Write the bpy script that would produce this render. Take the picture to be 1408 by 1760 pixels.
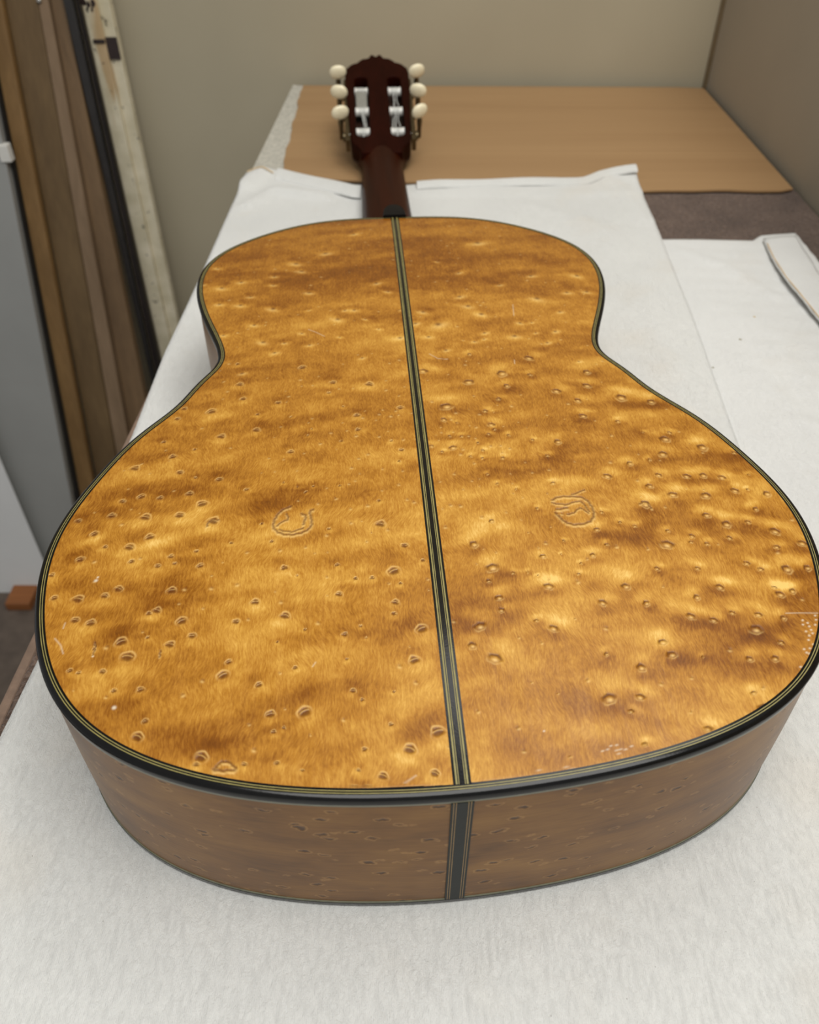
import bpy, bmesh, math, random
import numpy as np
from mathutils import Vector, Matrix

for _o in list(bpy.data.objects):
    bpy.data.objects.remove(_o, do_unlink=True)
scene = bpy.context.scene
COL = scene.collection
R = math.radians

# ------------------------------------------------------------------ camera
cam_d = bpy.data.cameras.new('camera')
cam_d.sensor_fit = 'VERTICAL'
cam_d.sensor_height = 36.0
cam_d.sensor_width = 28.8
cam_d.lens = 1412.0 / 1760.0 * 36.0
cam_d.clip_start = 0.01
cam_d.dof.use_dof = True
cam_d.dof.focus_distance = 0.37
cam_d.dof.aperture_fstop = 12.0
cam = bpy.data.objects.new('camera', cam_d)
COL.objects.link(cam)
cam.location = (0.0, 0.0, 0.347)
cam.rotation_euler = (R(90 - 42.5), 0, 0)
scene.camera = cam

# ------------------------------------------------------------------ world, lamps, exposure
world = bpy.data.worlds.new('room_ambient')
scene.world = world
world.use_nodes = True
_bg = world.node_tree.nodes['Background']
_bg.inputs[0].default_value = (0.98, 0.99, 1.0, 1)
_bg.inputs[1].default_value = 0.40

def area_light(name, loc, aim, sx, sy, power, col):
    d = bpy.data.lights.new(name, 'AREA')
    d.shape = 'RECTANGLE'
    d.size, d.size_y = sx, sy
    d.energy = power
    d.color = col
    o = bpy.data.objects.new(name, d)
    COL.objects.link(o)
    o.location = loc
    o.rotation_euler = (Vector(aim) - Vector(loc)).to_track_quat('-Z', 'Y').to_euler()
    return o
# the workshop's ceiling luminaire, above and to the right of the bench
area_light('overhead_area_light', (0.22, -0.05, 1.50), (0.08, 0.25, 0.0), 1.2, 0.8, 19.3, (1.0, 0.985, 0.945))
# unseen fill lamp added over the far end of the bench
area_light('overhead_area_light', (0.45, 0.95, 1.50), (0.35, 0.90, 0.0), 0.9, 0.6, 7, (1.0, 0.985, 0.945))

scene.view_settings.view_transform = 'Standard'
scene.view_settings.look = 'None'
scene.view_settings.gamma = 1
scene.view_settings.use_curve_mapping = False
scene.view_settings.exposure = 0.0

# ------------------------------------------------------------------ helpers
def tag(o, label=None, cat=None, group=None, kind=None):
    if label: o['label'] = label
    if cat: o['category'] = cat
    if group: o['group'] = group
    if kind: o['kind'] = kind
    return o

def empty(name, loc=(0, 0, 0), rz=0.0):
    o = bpy.data.objects.new(name, None)
    o.empty_display_size = 0.05
    COL.objects.link(o)
    o.location = loc
    o.rotation_euler = (0, 0, rz)
    return o

def link_mesh(name, me, mat, parent=None, smooth=False):
    if mat is not None:
        me.materials.append(mat)
    if smooth:
        me.shade_smooth()
    o = bpy.data.objects.new(name, me)
    COL.objects.link(o)
    if parent is not None:
        o.parent = parent
    return o

def mesh_obj(name, verts, faces, mat, parent=None, smooth=False, recalc=True, sharp=None):
    me = bpy.data.meshes.new(name)
    me.from_pydata([tuple(float(c) for c in v) for v in verts], [], faces)
    if recalc:
        bm = bmesh.new(); bm.from_mesh(me)
        bmesh.ops.recalc_face_normals(bm, faces=bm.faces)
        bm.to_mesh(me); bm.free()
    me.update()
    o = link_mesh(name, me, mat, parent, smooth)
    if sharp is not None:
        me.set_sharp_from_angle(angle=R(sharp))
    return o

def box_mesh(name, x0, x1, y0, y1, z0, z1, mat, parent=None, bevel=0.0):
    bm = bmesh.new()
    bmesh.ops.create_cube(bm, size=1)
    for v in bm.verts:
        v.co = ((x0 + x1) / 2 + v.co.x * (x1 - x0), (y0 + y1) / 2 + v.co.y * (y1 - y0), (z0 + z1) / 2 + v.co.z * (z1 - z0))
    if bevel:
        bmesh.ops.bevel(bm, geom=bm.edges[:], offset=bevel, segments=2, affect='EDGES', profile=0.5)
    me = bpy.data.meshes.new(name); bm.to_mesh(me); bm.free()
    return link_mesh(name, me, mat, parent)

def loft(name, rings, mat, parent=None, closed=True, caps=True, smooth=True, sharp=40):
    n = len(rings[0]); verts = [p for r in rings for p in r]; faces = []
    for i in range(len(rings) - 1):
        for j in range(n if closed else n - 1):
            k = (j + 1) % n
            faces.append((i * n + j, i * n + k, (i + 1) * n + k, (i + 1) * n + j))
    if caps and closed:
        faces.append(tuple(range(n))[::-1]); faces.append(tuple((len(rings) - 1) * n + j for j in range(n)))
    return mesh_obj(name, verts, faces, mat, parent, smooth, True, sharp)

def tube(name, pts, rad, mat, parent=None, n=8):
    pts = [Vector(p) for p in pts]; rings = []
    for i, p in enumerate(pts):
        d = (pts[min(i + 1, len(pts) - 1)] - pts[max(i - 1, 0)]).normalized()
        a = d.cross(Vector((0, 0, 1)) if abs(d.z) < .9 else Vector((1, 0, 0))).normalized(); b = d.cross(a)
        r = rad[i] if isinstance(rad, (list, tuple)) else rad
        rings.append([p + a * (r * math.cos(t)) + b * (r * math.sin(t)) for t in [2 * math.pi * k / n for k in range(n)]])
    return loft(name, rings, mat, parent)

# ------------------------------------------------------------------ materials
def srgb(r, g, b):
    f = lambda c: c / 12.92 if c <= .04045 else ((c + .055) / 1.055) ** 2.4
    return (f(r / 255), f(g / 255), f(b / 255), 1)

class NT:
    def __init__(self, name):
        self.m = bpy.data.materials.new(name); self.m.use_nodes = True
        self.t = self.m.node_tree; self.b = self.t.nodes['Principled BSDF']
        self.tc = self.t.nodes.new('ShaderNodeTexCoord')
    def n(self, kind, **kw):
        o = self.t.nodes.new(kind)
        for k, v in kw.items(): setattr(o, k, v)
        return o
    def l(self, a, b): self.t.links.new(a, b)
    def mapping(self, sc=(1, 1, 1), rot=(0, 0, 0), loc=(0, 0, 0), src=None):
        o = self.n('ShaderNodeMapping')
        o.inputs['Scale'].default_value = sc; o.inputs['Rotation'].default_value = rot; o.inputs['Location'].default_value = loc
        self.l(src or self.tc.outputs['Object'], o.inputs['Vector']); return o.outputs[0]
    def noise(self, vec, scale, detail=3, rough=.55, dist=0):
        o = self.n('ShaderNodeTexNoise')
        o.inputs['Scale'].default_value = scale; o.inputs['Detail'].default_value = detail
        o.inputs['Roughness'].default_value = rough; o.inputs['Distortion'].default_value = dist
        self.l(vec, o.inputs['Vector']); return o.outputs['Fac']
    def voronoi(self, vec, scale, feature='F1', rnd=1.0):
        o = self.n('ShaderNodeTexVoronoi', feature=feature)
        o.inputs['Scale'].default_value = scale; o.inputs['Randomness'].default_value = rnd
        self.l(vec, o.inputs['Vector']); return o
    def ramp(self, fac, stops):
        o = self.n('ShaderNodeValToRGB'); e = o.color_ramp.elements
        while len(e) < len(stops): e.new(.5)
        for k, (p, c) in enumerate(stops):
            e[k].position = p; e[k].color = c if len(c) == 4 else (*c, 1)
        self.l(fac, o.inputs[0]); return o.outputs[0]
    def math(self, op, a, b=None, clamp=False, c=None):
        o = self.n('ShaderNodeMath', operation=op, use_clamp=clamp)
        for i, v in enumerate((a, b, c)):
            if v is None: continue
            if isinstance(v, (int, float)): o.inputs[i].default_value = v
            else: self.l(v, o.inputs[i])
        return o.outputs[0]
    def mix(self, fac, a, b, blend='MIX'):
        o = self.n('ShaderNodeMix', data_type='RGBA', blend_type=blend)
        for i, v in ((0, fac), (6, a), (7, b)):
            if isinstance(v, (int, float)): o.inputs[i].default_value = v
            elif isinstance(v, tuple): o.inputs[i].default_value = v
            else: self.l(v, o.inputs[i])
        return o.outputs[2]
    def bump(self, h, strength=.3, dist=.001, normal=None):
        o = self.n('ShaderNodeBump'); o.inputs['Strength'].default_value = strength; o.inputs['Distance'].default_value = dist
        self.l(h, o.inputs['Height'])
        if normal is not None: self.l(normal, o.inputs['Normal'])
        return o.outputs[0]
    def out(self, col=None, rough=.5, normal=None, spec=.5, metal=0, coat=0, coat_rough=.1, sheen=0):
        b = self.b
        if isinstance(col, tuple): b.inputs['Base Color'].default_value = col
        elif col is not None: self.l(col, b.inputs['Base Color'])
        if isinstance(rough, (int, float)): b.inputs['Roughness'].default_value = rough
        else: self.l(rough, b.inputs['Roughness'])
        if normal is not None: self.l(normal, b.inputs['Normal'])
        b.inputs['Specular IOR Level'].default_value = spec; b.inputs['Metallic'].default_value = metal
        b.inputs['Coat Weight'].default_value = coat; b.inputs['Coat Roughness'].default_value = coat_rough
        b.inputs['Sheen Weight'].default_value = sheen
        return self.m

def plain(name, col, rough=.5, var=.12, scale=60, bump=.05, **kw):
    t = NT(name); v = t.mapping()
    f = t.noise(v, scale, 4)
    dark = tuple(c * (1 - var) for c in col[:3]) + (1,); light = tuple(min(1, c * (1 + var)) for c in col[:3]) + (1,)
    c = t.ramp(f, [(.3, dark), (.7, light)])
    nrm = t.bump(t.noise(v, scale * 6, 3), bump, .0005)
    return t.out(c, rough, nrm, **kw)

def mat_wall(name, a, b):
    t = NT(name); v = t.mapping()
    c = t.ramp(t.noise(v, 3.0, 3), [(.3, a), (.75, b)])
    fine = t.noise(v, 700, 2)
    return t.out(t.mix(t.math('MULTIPLY', fine, .10), c, tuple(k * .7 for k in a[:3]) + (1,)), .75, t.bump(fine, .25, .0004), spec=.25)

def mat_wood(name, a, b, axis=2, scale=1.0, rough=.55, spec=.4):
    t = NT(name); s = [40 * scale] * 3; s[axis] = 2.2 * scale
    v = t.mapping(tuple(s))
    g = t.noise(v, 1.0, 6, .6, .6)
    s2 = [260 * scale] * 3; s2[axis] = 6 * scale
    g2 = t.noise(t.mapping(tuple(s2)), 1.0, 3)
    f = t.math('ADD', t.math('MULTIPLY', g, .7), t.math('MULTIPLY', g2, .3))
    return t.out(t.ramp(f, [(.32, a), (.68, b)]), rough, t.bump(f, .15, .0006), spec=spec)

def mat_cloth(name, base, stains=(), thread=1.0):
    t = NT(name); v = t.mapping()
    big = t.noise(v, 9, 3)
    c = t.ramp(big, [(.3, tuple(k * .93 for k in base[:3])), (.7, base)])
    warm = t.ramp(t.noise(t.mapping(loc=(3, 1, 0)), 14, 2), [(.56, (0, 0, 0)), (.75, (1, 1, 1))])
    c = t.mix(t.math('MULTIPLY', warm, .25), c, srgb(228, 214, 192))
    # stray fibres and lint
    lint = t.voronoi(t.mapping((1, .55, 1), (0, 0, .6)), 260)
    li = t.math('LESS_THAN', lint.outputs['Distance'], .05)
    sel = t.math('GREATER_THAN', t.noise(v, 120, 1), .60)
    c = t.mix(t.math('MULTIPLY', t.math('MULTIPLY', li, sel), .55), c, srgb(110, 98, 86))
    for (x, y, r, col) in stains:
        d = t.n('ShaderNodeVectorMath', operation='DISTANCE'); t.l(t.tc.outputs['Object'], d.inputs[0]); d.inputs[1].default_value = (x, y, .002)
        c = t.mix(t.math('LESS_THAN', t.math('ADD', d.outputs['Value'], t.math('MULTIPLY', t.noise(v, 900, 2), r * .8)), r * 1.25), c, col)
    fz = t.noise(t.mapping((1, 1.6, 1)), 1300, 4, .7)
    fb = t.noise(t.mapping((1, .5, 1), (0, 0, .5)), 420, 3, .6, 1.5)
    wv = t.n('ShaderNodeTexWave'); wv.inputs['Scale'].default_value = 420; wv.inputs['Distortion'].default_value = 3; wv.inputs['Detail'].default_value = 2
    t.l(v, wv.inputs['Vector'])
    h = t.math('ADD', t.math('MULTIPLY', fz, .6), t.math('ADD', t.math('MULTIPLY', fb, .8), t.math('MULTIPLY', wv.outputs['Fac'], .12 * thread)))
    nap = t.noise(t.mapping((1, .6, 1), (0, 0, .8)), 230, 5, .7, 2.0)
    c = t.mix(t.math('MULTIPLY', t.math('SUBTRACT', fz, .38, True), .4), c, tuple(k * .70 for k in base[:3]) + (1,))
    c = t.mix(t.math('MULTIPLY', t.math('SUBTRACT', nap, .52, True), .8), c, tuple(k * .70 for k in base[:3]) + (1,))
    h = t.math('ADD', h, t.math('MULTIPLY', nap, 1.6))
    return t.out(c, .95, t.bump(h, .8, .0010), spec=.1, sheen=.25)

def mat_carpet():
    t = NT('brown_carpet'); v = t.mapping()
    f = t.noise(v, 380, 4, .7, 1.0); g = t.noise(v, 18, 3)
    c = t.ramp(t.math('ADD', t.math('MULTIPLY', f, .75), t.math('MULTIPLY', g, .25)), [(.33, srgb(58, 44, 36)), (.52, srgb(96, 77, 65)), (.72, srgb(140, 118, 104))])
    return t.out(c, .95, t.bump(f, .9, .002), spec=.1, sheen=.2)

def mat_maple_back():
    t = NT('birdseye_maple_back'); v = t.mapping()
    at = t.n('ShaderNodeAttribute', attribute_name='figure'); sp = t.n('ShaderNodeSeparateColor'); t.l(at.outputs['Color'], sp.inputs[0])
    dark, bright, flame = sp.outputs[0], sp.outputs[1], sp.outputs[2]; wear = at.outputs['Alpha']
    # short silky fibres, their direction wandering slowly over the plate
    w = t.noise(v, 26, 2)
    warp = t.n('ShaderNodeVectorMath', operation='ADD'); t.l(v, warp.inputs[0])
    cw = t.n('ShaderNodeCombineXYZ'); t.l(t.math('MULTIPLY', t.math('SUBTRACT', w, .5), .020), cw.inputs[0]); t.l(cw.outputs[0], warp.inputs[1])
    fib = t.noise(t.mapping((1, .22, 1), src=warp.outputs[0]), 1500, 3, .65)
    pores = t.noise(t.mapping((1, .10, 1)), 800, 2, .5)
    mid = t.noise(t.mapping((1, .7, 1)), 130, 3, .55)
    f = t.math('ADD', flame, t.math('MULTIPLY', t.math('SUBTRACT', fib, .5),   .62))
    f = t.math('ADD', f, t.math('MULTIPLY', t.math('SUBTRACT', mid, .5), .30))
    f = t.math('ADD', f, t.math('MULTIPLY', t.math('SUBTRACT', pores, .5), .18))
    c = t.ramp(f, [(.02, srgb(96, 50, 4)), (.28, srgb(134, 80, 14)), (.52, srgb(174, 118, 38)), (.76, srgb(204, 152, 64)), (1.0, srgb(232, 190, 106))])
    c = t.mix(t.math('MULTIPLY', bright, .95, True), c, srgb(244, 204, 128))
    c = t.mix(t.math('MULTIPLY', dark, .85, True), c, srgb(88, 44, 12))
    c = t.mix(wear, c, srgb(226, 214, 190))
    h = t.math('ADD', t.math('MULTIPLY', dark, -1.0), t.math('ADD', t.math('MULTIPLY', bright, .35), t.math('MULTIPLY', fib, .10)))
    scr = t.noise(t.mapping((1, .02, 1), (0, 0, .35)), 500, 2)
    rough = t.ramp(t.math('ADD', t.math('MULTIPLY', mid, .5), t.math('MULTIPLY', scr, .5)), [(.3, (.25,) * 3), (.7, (.42,) * 3)])
    return t.out(c, rough, t.bump(h, .6, .0005), spec=.28)

def mat_maple_side():
    t = NT('birdseye_maple_side'); at = t.n('ShaderNodeAttribute', attribute_name='rib'); v0 = at.outputs['Vector']
    v = t.mapping(src=v0)                              # (arc length, height)
    streak = t.noise(t.mapping((9, 60, 1), src=v0), 1.0, 5, .6, .8)
    blot = t.noise(t.mapping((22, 38, 1), (0, 0, .3), src=v0), 1.0, 3)
    fine = t.noise(t.mapping((90, 900, 1), src=v0), 1.0, 3)
    f = t.math('ADD', t.math('MULTIPLY', streak, .4), t.math('ADD', t.math('MULTIPLY', blot, .45), t.math('MULTIPLY', fine, .2)))
    c = t.ramp(f, [(.34, srgb(88, 55, 20)), (.52, srgb(124, 84, 36)), (.72, srgb(152, 110, 52))])
    wob = t.n('ShaderNodeVectorMath', operation='ADD')
    nz = t.n('ShaderNodeTexNoise'); nz.inputs['Scale'].default_value = 300; t.l(v, nz.inputs['Vector'])
    sc = t.n('ShaderNodeVectorMath', operation='SCALE'); t.l(nz.outputs['Color'], sc.inputs[0]); sc.inputs['Scale'].default_value = .004
    t.l(v, wob.inputs[0]); t.l(sc.outputs[0], wob.inputs[1])
    vo = t.voronoi(t.mapping((85, 190, 1), src=wob.outputs[0]), 1.0)
    sel = t.math('GREATER_THAN', t.noise(t.mapping((30, 40, 1), loc=(2, 5, 0), src=v0), 1.0, 2), .40)
    d = vo.outputs['Distance']
    eye = t.math('MULTIPLY', t.math('SUBTRACT', 1.0, t.math('DIVIDE', t.math('SUBTRACT', d, .10), .10), True), sel)
    ring = t.math('MULTIPLY', t.math('SUBTRACT', 1.0, t.math('DIVIDE', t.math('ABSOLUTE', t.math('SUBTRACT', d, .24)), .06), True), sel)
    c = t.mix(t.math('MULTIPLY', eye, .8), c, srgb(58, 34, 18))
    c = t.mix(t.math('MULTIPLY', ring, .30), c, srgb(206, 160, 100))
    h = t.math('SUBTRACT', t.math('MULTIPLY', fine, .2), eye)
    return t.out(c, .34, t.bump(h, .25, .0004), spec=.3)

def mat_leaf_paint():
    t = NT('chipped_cream_paint'); v = t.mapping()
    base = t.ramp(t.noise(v, 30, 4), [(.3, srgb(196, 186, 156)), (.7, srgb(226, 216, 190))])
    worn = t.ramp(t.noise(t.mapping((30, 30, 4)), 1.0, 3), [(.60, (0, 0, 0)), (.68, (1, 1, 1))])
    c = t.mix(t.math('MULTIPLY', worn, .7), base, srgb(176, 140, 90))
    chip = t.ramp(t.noise(v, 95, 4, .7), [(.655, (0, 0, 0)), (.67, (1, 1, 1))])
    c = t.mix(chip, c, srgb(52, 42, 36))
    return t.out(c, .6, t.bump(t.math('SUBTRACT', t.noise(v, 200, 3), chip), .3, .0008), spec=.35)

M = {}
M['wall'] = mat_wall('beige_wall_vinyl', srgb(174, 164, 140), srgb(186, 176, 151))
M['wall_r'] = mat_wall('grey_partition_vinyl', srgb(158, 148, 131), srgb(170, 159, 141))
M['trim'] = plain('bronze_trim', srgb(112, 96, 70), .5, .1, 40)
M['floor'] = plain('dark_floor', srgb(92, 80, 70), .7, .25, 30, .2)
M['carpet'] = mat_carpet()
M['lip'] = plain('brown_edge_band', srgb(126, 104, 88), .75, .18, 120, .3)
M['bench_wood'] = mat_wood('bench_timber', srgb(110, 80, 52), srgb(150, 114, 78), 1)
M['felt'] = plain('pale_grey_felt', srgb(186, 182, 170), .95, .22, 260, .6, spec=.1)
M['tan'] = mat_wood('tan_hardboard', srgb(152, 119, 82), srgb(166, 133, 94), 0, .5, .55, .3)
M['cloth'] = mat_cloth('white_flannel', srgb(234, 234, 230), [
    (.089, .122, .0009, srgb(240, 150, 170)), (.080, .0945, .0016, srgb(206, 130, 60)), (-.080, .116, .0005, srgb(60, 54, 50)), (.077, .100, .0005, srgb(60, 54, 50)),
    (.206, .637, .0016, srgb(196, 192, 176))])
M['cloth2'] = mat_cloth('white_cotton', srgb(246, 246, 243), [
    (.289, .618, .0016, srgb(214, 184, 120)), (.267, .583, .0014, srgb(150, 140, 104)), (.234, .542, .0014, srgb(150, 140, 104))], 3.0)
M['stitch'] = plain('tan_stitching', srgb(212, 186, 146), .9, .1, 200, .2)
M['maple'] = mat_maple_back()
M['maple_side'] = mat_maple_side()
M['black'] = plain('black_binding', srgb(13, 12, 11), .13, .3, 200, .04, spec=.3)
M['ivory_line'] = plain('yellowed_purfling', srgb(140, 130, 76), .35, .18, 300, .05)
M['green_line'] = plain('grey_green_purfling', srgb(112, 112, 92), .35, .15, 300, .05)
M['tail_core'] = plain('dark_tail_inlay', srgb(32, 36, 34), .4, .15, 200, .05, spec=.2)
M['tan_line'] = plain('tan_inlay_line', srgb(150, 122, 82), .4, .15, 300, .05, spec=.2)
M['spruce'] = mat_wood('spruce_soundboard', srgb(190, 140, 80), srgb(214, 168, 104), 1)
M['mahogany'] = mat_wood('dark_mahogany', srgb(30, 9, 2), srgb(52, 18, 5), 1, 1.0, .4, .06)
M['mahogany_head'] = mat_wood('dark_red_mahogany', srgb(26, 5, 1), srgb(42, 10, 3), 1, 1.0, .5, .04)
M['ebony'] = plain('ebony', srgb(12, 10, 10), .6, .3, 300, .1, spec=.15)
M['rosewood'] = mat_wood('rosewood_fingerboard', srgb(36, 22, 16), srgb(66, 44, 34), 1, 1.0, .45)
M['ivory'] = plain('ivory_plastic', srgb(240, 228, 194), .10, .06, 120, .03, spec=.6)
M['bone'] = plain('pale_roller_bone', srgb(222, 220, 212), .18, .05, 120, .03, spec=.8)
M['nickel'] = plain('nickel', srgb(200, 198, 190), .25, .1, 120, .04, metal=1.0)
M['brass'] = plain('aged_brass', srgb(96, 84, 62), .35, .2, 160, .06, metal=.9)
M['wrap'] = plain('grey_string_wrap', srgb(138, 136, 128), .3, .2, 900, .3)
M['string'] = plain('nylon_string', srgb(206, 206, 200), .2, .05, 200, .02)
M['panel_grey'] = plain('grey_laminate', srgb(150, 150, 146), .4, .05, 8, .02)
M['panel_white'] = plain('white_laminate', srgb(216, 216, 214), .45, .04, 8, .02)
M['rubber'] = plain('black_rubber_edge', srgb(28, 28, 27), .6, .2, 60, .1)
M['white_plastic'] = plain('white_plastic', srgb(226, 224, 216), .35, .04, 80, .02)
M['oak_edge'] = mat_wood('honey_batten', srgb(112, 84, 48), srgb(142, 110, 68))
M['brown_board'] = mat_wood('brown_board', srgb(92, 72, 46), srgb(118, 95, 63))
M['taupe_board'] = mat_wood('taupe_board', srgb(120, 98, 74), srgb(144, 120, 94))
M['umber_board'] = mat_wood('umber_board', srgb(104, 82, 58), srgb(130, 104, 74))
M['black_bar'] = plain('dark_stained_bar', srgb(34, 26, 22), .6, .3, 40, .15)
M['gap_shade'] = plain('painted_gap_shade', srgb(44, 41, 39), .6, .25, 30, .1)  # colour of the shade in the gap, not of a bar
M['paint'] = mat_leaf_paint()
M['dark_tape'] = plain('dark_brown_tape', srgb(44, 30, 26), .5, .2, 60, .1)
M['block'] = mat_wood('orange_block', srgb(120, 72, 36), srgb(156, 98, 52), 0)

# ------------------------------------------------------------------ room
FLOOR_Z = -0.80
box_mesh('floor', -2.2, 1.6, -1.2, 1.42, FLOOR_Z - .05, FLOOR_Z, M['floor'])['kind'] = 'structure'
wb = box_mesh('wall_back', -2.1, 1.5, 0, .08, FLOOR_Z, 1.9, M['wall'])
wb.location = (0, 1.2955, 0); wb.rotation_euler = (0, 0, R(-1.95)); wb['kind'] = 'structure'
wr = box_mesh('wall_right', 0, .06, -1.65, -.006, FLOOR_Z, .42, M['wall_r'])
wr.location = (.424, 1.281, 0); wr.rotation_euler = (0, 0, R(.2)); wr['kind'] = 'structure'
tr = box_mesh('trim_1', -.0045, .002, -.0075, 0, -.0, .42, M['trim'], None, .001)
tr.location = (.424, 1.281, .0); tr.rotation_euler = (0, 0, R(-1.0)); tr['kind'] = 'structure'

# ------------------------------------------------------------------ workbench
bench = empty('workbench', (0, 0, FLOOR_Z))
tag(bench, 'narrow workbench with brown carpeted top standing against the beige wall', 'workbench')
def slab(name, poly, z0, z1, mat, parent, zoff=0.0, bevel=0.0):
    bm = bmesh.new()
    lo = [bm.verts.new((x, y, z0 + zoff)) for x, y in poly]; hi = [bm.verts.new((x, y, z1 + zoff)) for x, y in poly]
    bm.faces.new(lo[::-1]); bm.faces.new(hi); n = len(poly)
    for i in range(n): bm.faces.new((lo[i], lo[(i + 1) % n], hi[(i + 1) % n], hi[i]))
    if bevel:
        bmesh.ops.bevel(bm, geom=[e for e in bm.edges if all(v.co.z > z1 + zoff - 1e-6 for v in e.verts)], offset=bevel, segments=3, affect='EDGES', profile=.5)
    bmesh.ops.recalc_face_normals(bm, faces=bm.faces)
    me = bpy.data.meshes.new(name); bm.to_mesh(me); bm.free()
    return link_mesh(name, me, mat, parent)
YB0, YB1 = -.18, 1.288
def edge_x(y): return -.2125 + .0362 * y          # left edge of the bench
LIPW = .0055
slab('bench_board', [(edge_x(YB0) + .001, YB0), (.419, YB0), (.419, 1.272), (edge_x(YB1) + .001, YB1)], -.040, -.006, M['bench_wood'], bench, -FLOOR_Z)
slab('carpet_cover', [(edge_x(YB0) + LIPW, YB0), (.4205, YB0), (.4205, 1.274), (edge_x(YB1) + LIPW, YB1)], -.006, 0.0, M['carpet'], bench, -FLOOR_Z)
slab('edge_band', [(edge_x(YB0) - .001, YB0), (edge_x(YB0) + LIPW, YB0), (edge_x(YB1) + LIPW, YB1), (edge_x(YB1) - .001, YB1)], -.041, -.0003, M['lip'], bench, -FLOOR_Z, .0022)
for (lx, ly) in ((-.165, -.13), (.36, -.13), (-.125, 1.19), (.36, 1.19)):
    box_mesh('bench_leg', lx, lx + .05, ly, ly + .05, 0, -FLOOR_Z - .040, M['bench_wood'], bench, .003)
for (y0, y1, x0, x1) in ((-.115, -.09, -.115, .36), (1.205, 1.23, -.075, .36)):
    box_mesh('bench_rail', x0, x1, y0, y1, -FLOOR_Z - .12, -FLOOR_Z - .04, M['bench_wood'], bench, .002)

# grey felt strip and tan sheet at the far end
rnd = random.Random(4)
felt_poly = [(-.1815, .900), (-.100, .900), (-.100, 1.270), (-.1675, 1.286)]
o = slab('felt_strip', felt_poly, .0002, .0016, M['felt'], None); tag(o, 'pale grey felt strip along the left bench edge under the tan sheet', 'felt')
fr = []
for i in range(41):
    x = -.147 + (.416 + .147) * i / 40
    fr.append((x, .925 - .037 * min(1, (x + .147) / .39) + .0012 * math.sin(x * 43) + .001 * math.sin(x * 97) + (.006 if x > .412 else 0)))
lf = [(-.153 + .008 * min(1, (1.27 - y) / .3) + .0012 * math.sin(y * 61) + .0008 * math.sin(y * 140), y) for y in [1.276 - .0117 * k for k in range(30)]]
o = slab('tan_sheet', fr + [(.4165, 1.262), (.38, 1.2665)] + lf, .0018, .0040, M['tan'], None, 0, .0006)
tag(o, 'large tan hardboard sheet lying on the far end of the bench', 'hardboard')

# ------------------------------------------------------------------ cloths
def interp(x, pts):
    return float(np.interp(x, [p[0] for p in pts], [p[1] for p in pts]))
def seg_dist(x, y, a, b):
    ax, ay = a; bx, by = b; t = max(0, min(1, ((x - ax) * (bx - ax) + (y - ay) * (by - ay)) / ((bx - ax) ** 2 + (by - ay) ** 2)))
    return math.hypot(x - ax - t * (bx - ax), y - ay - t * (by - ay)), t
def ridge(x, y, line, w, h):
    d = min(seg_dist(x, y, line[i], line[i + 1])[0] for i in range(len(line) - 1))
    return h * math.exp(-(d / w) ** 2)

GUITAR_LOC = (.018216, .139461, .0030)
GUITAR_RZ = R(3.50546)
BODY_L = .4913
OUT_C0 = .211261
OUT_CO = [0.200274, 0.010294, 0.054913, 0.032123, -0.001796, -0.004463, -0.008465, -0.005202, -0.001415, 0.001013, 0.002494, 0.001436, 0.000236, -0.000774, -0.001254, -0.000528, 5.3e-05]
OUT_SI = [8.9e-05, 0.000747, -0.000924, 0.000592, -4.6e-05, 0.000135]
def out_r(t):
    return sum(c * np.cos(k * t) for k, c in enumerate(OUT_CO)) + sum(c * np.sin((k + 1) * t) for k, c in enumerate(OUT_SI))
def to_local(x, y):
    dx, dy = x - GUITAR_LOC[0], y - GUITAR_LOC[1]; c, s = math.cos(GUITAR_RZ), math.sin(GUITAR_RZ)
    return dx * c + dy * s, -dx * s + dy * c
def clear_of_guitar(x, y):
    """0 under the guitar, 1 well away from it"""
    lx, ly = to_local(x, y)
    t = math.atan2(lx, ly - OUT_C0); d = math.hypot(lx, ly - OUT_C0) - float(out_r(t))
    if ly > .45: d = min(d, abs(lx) - .03)
    return max(0.0, min(1.0, d / .03))

def cloth(name, xl, xr, yb, y0, zb, nx, ny, relief, mat, thick=.0009, crop=None):
    V = []; F = []
    for j in range(ny + 1):
        for i in range(nx + 1):
            u = i / nx; v = j / ny
            y = y0 + (.93 - y0) * v
            x = xl(y) * (1 - u) + xr(y) * u
            y = y0 + (yb(x) - y0) * v
            V.append((x, y, zb + relief(x, y, u, v) ))
    for j in range(ny):
        for i in range(nx):
            a = j * (nx + 1) + i; F.append((a, a + 1, a + nx + 2, a + nx + 1))
    me = bpy.data.meshes.new(name); me.from_pydata(V, [], F); me.update()
    o = link_mesh(name, me, mat, None, True)
    m = o.modifiers.new('thickness', 'SOLIDIFY'); m.thickness = thick; m.offset = -1
    return o
C1L = [(-.2, -.196), (.213, -.195), (.262, -.192), (.458, -.191), (.556, -.192), (.63, -.190), (.937, -.183)]
C1R = [(-.2, .198), (.30, .214), (.476, .226), (.606, .236), (.774, .246), (.891, .250), (.938, .253)]
C1B = [(-.19, .936), (-.165, .945), (-.145, .944), (-.10, .916), (-.06, .894), (-.03, .893), (0, .902), (.10, .910), (.19, .914), (.226, .929), (.253, .937)]
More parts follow.
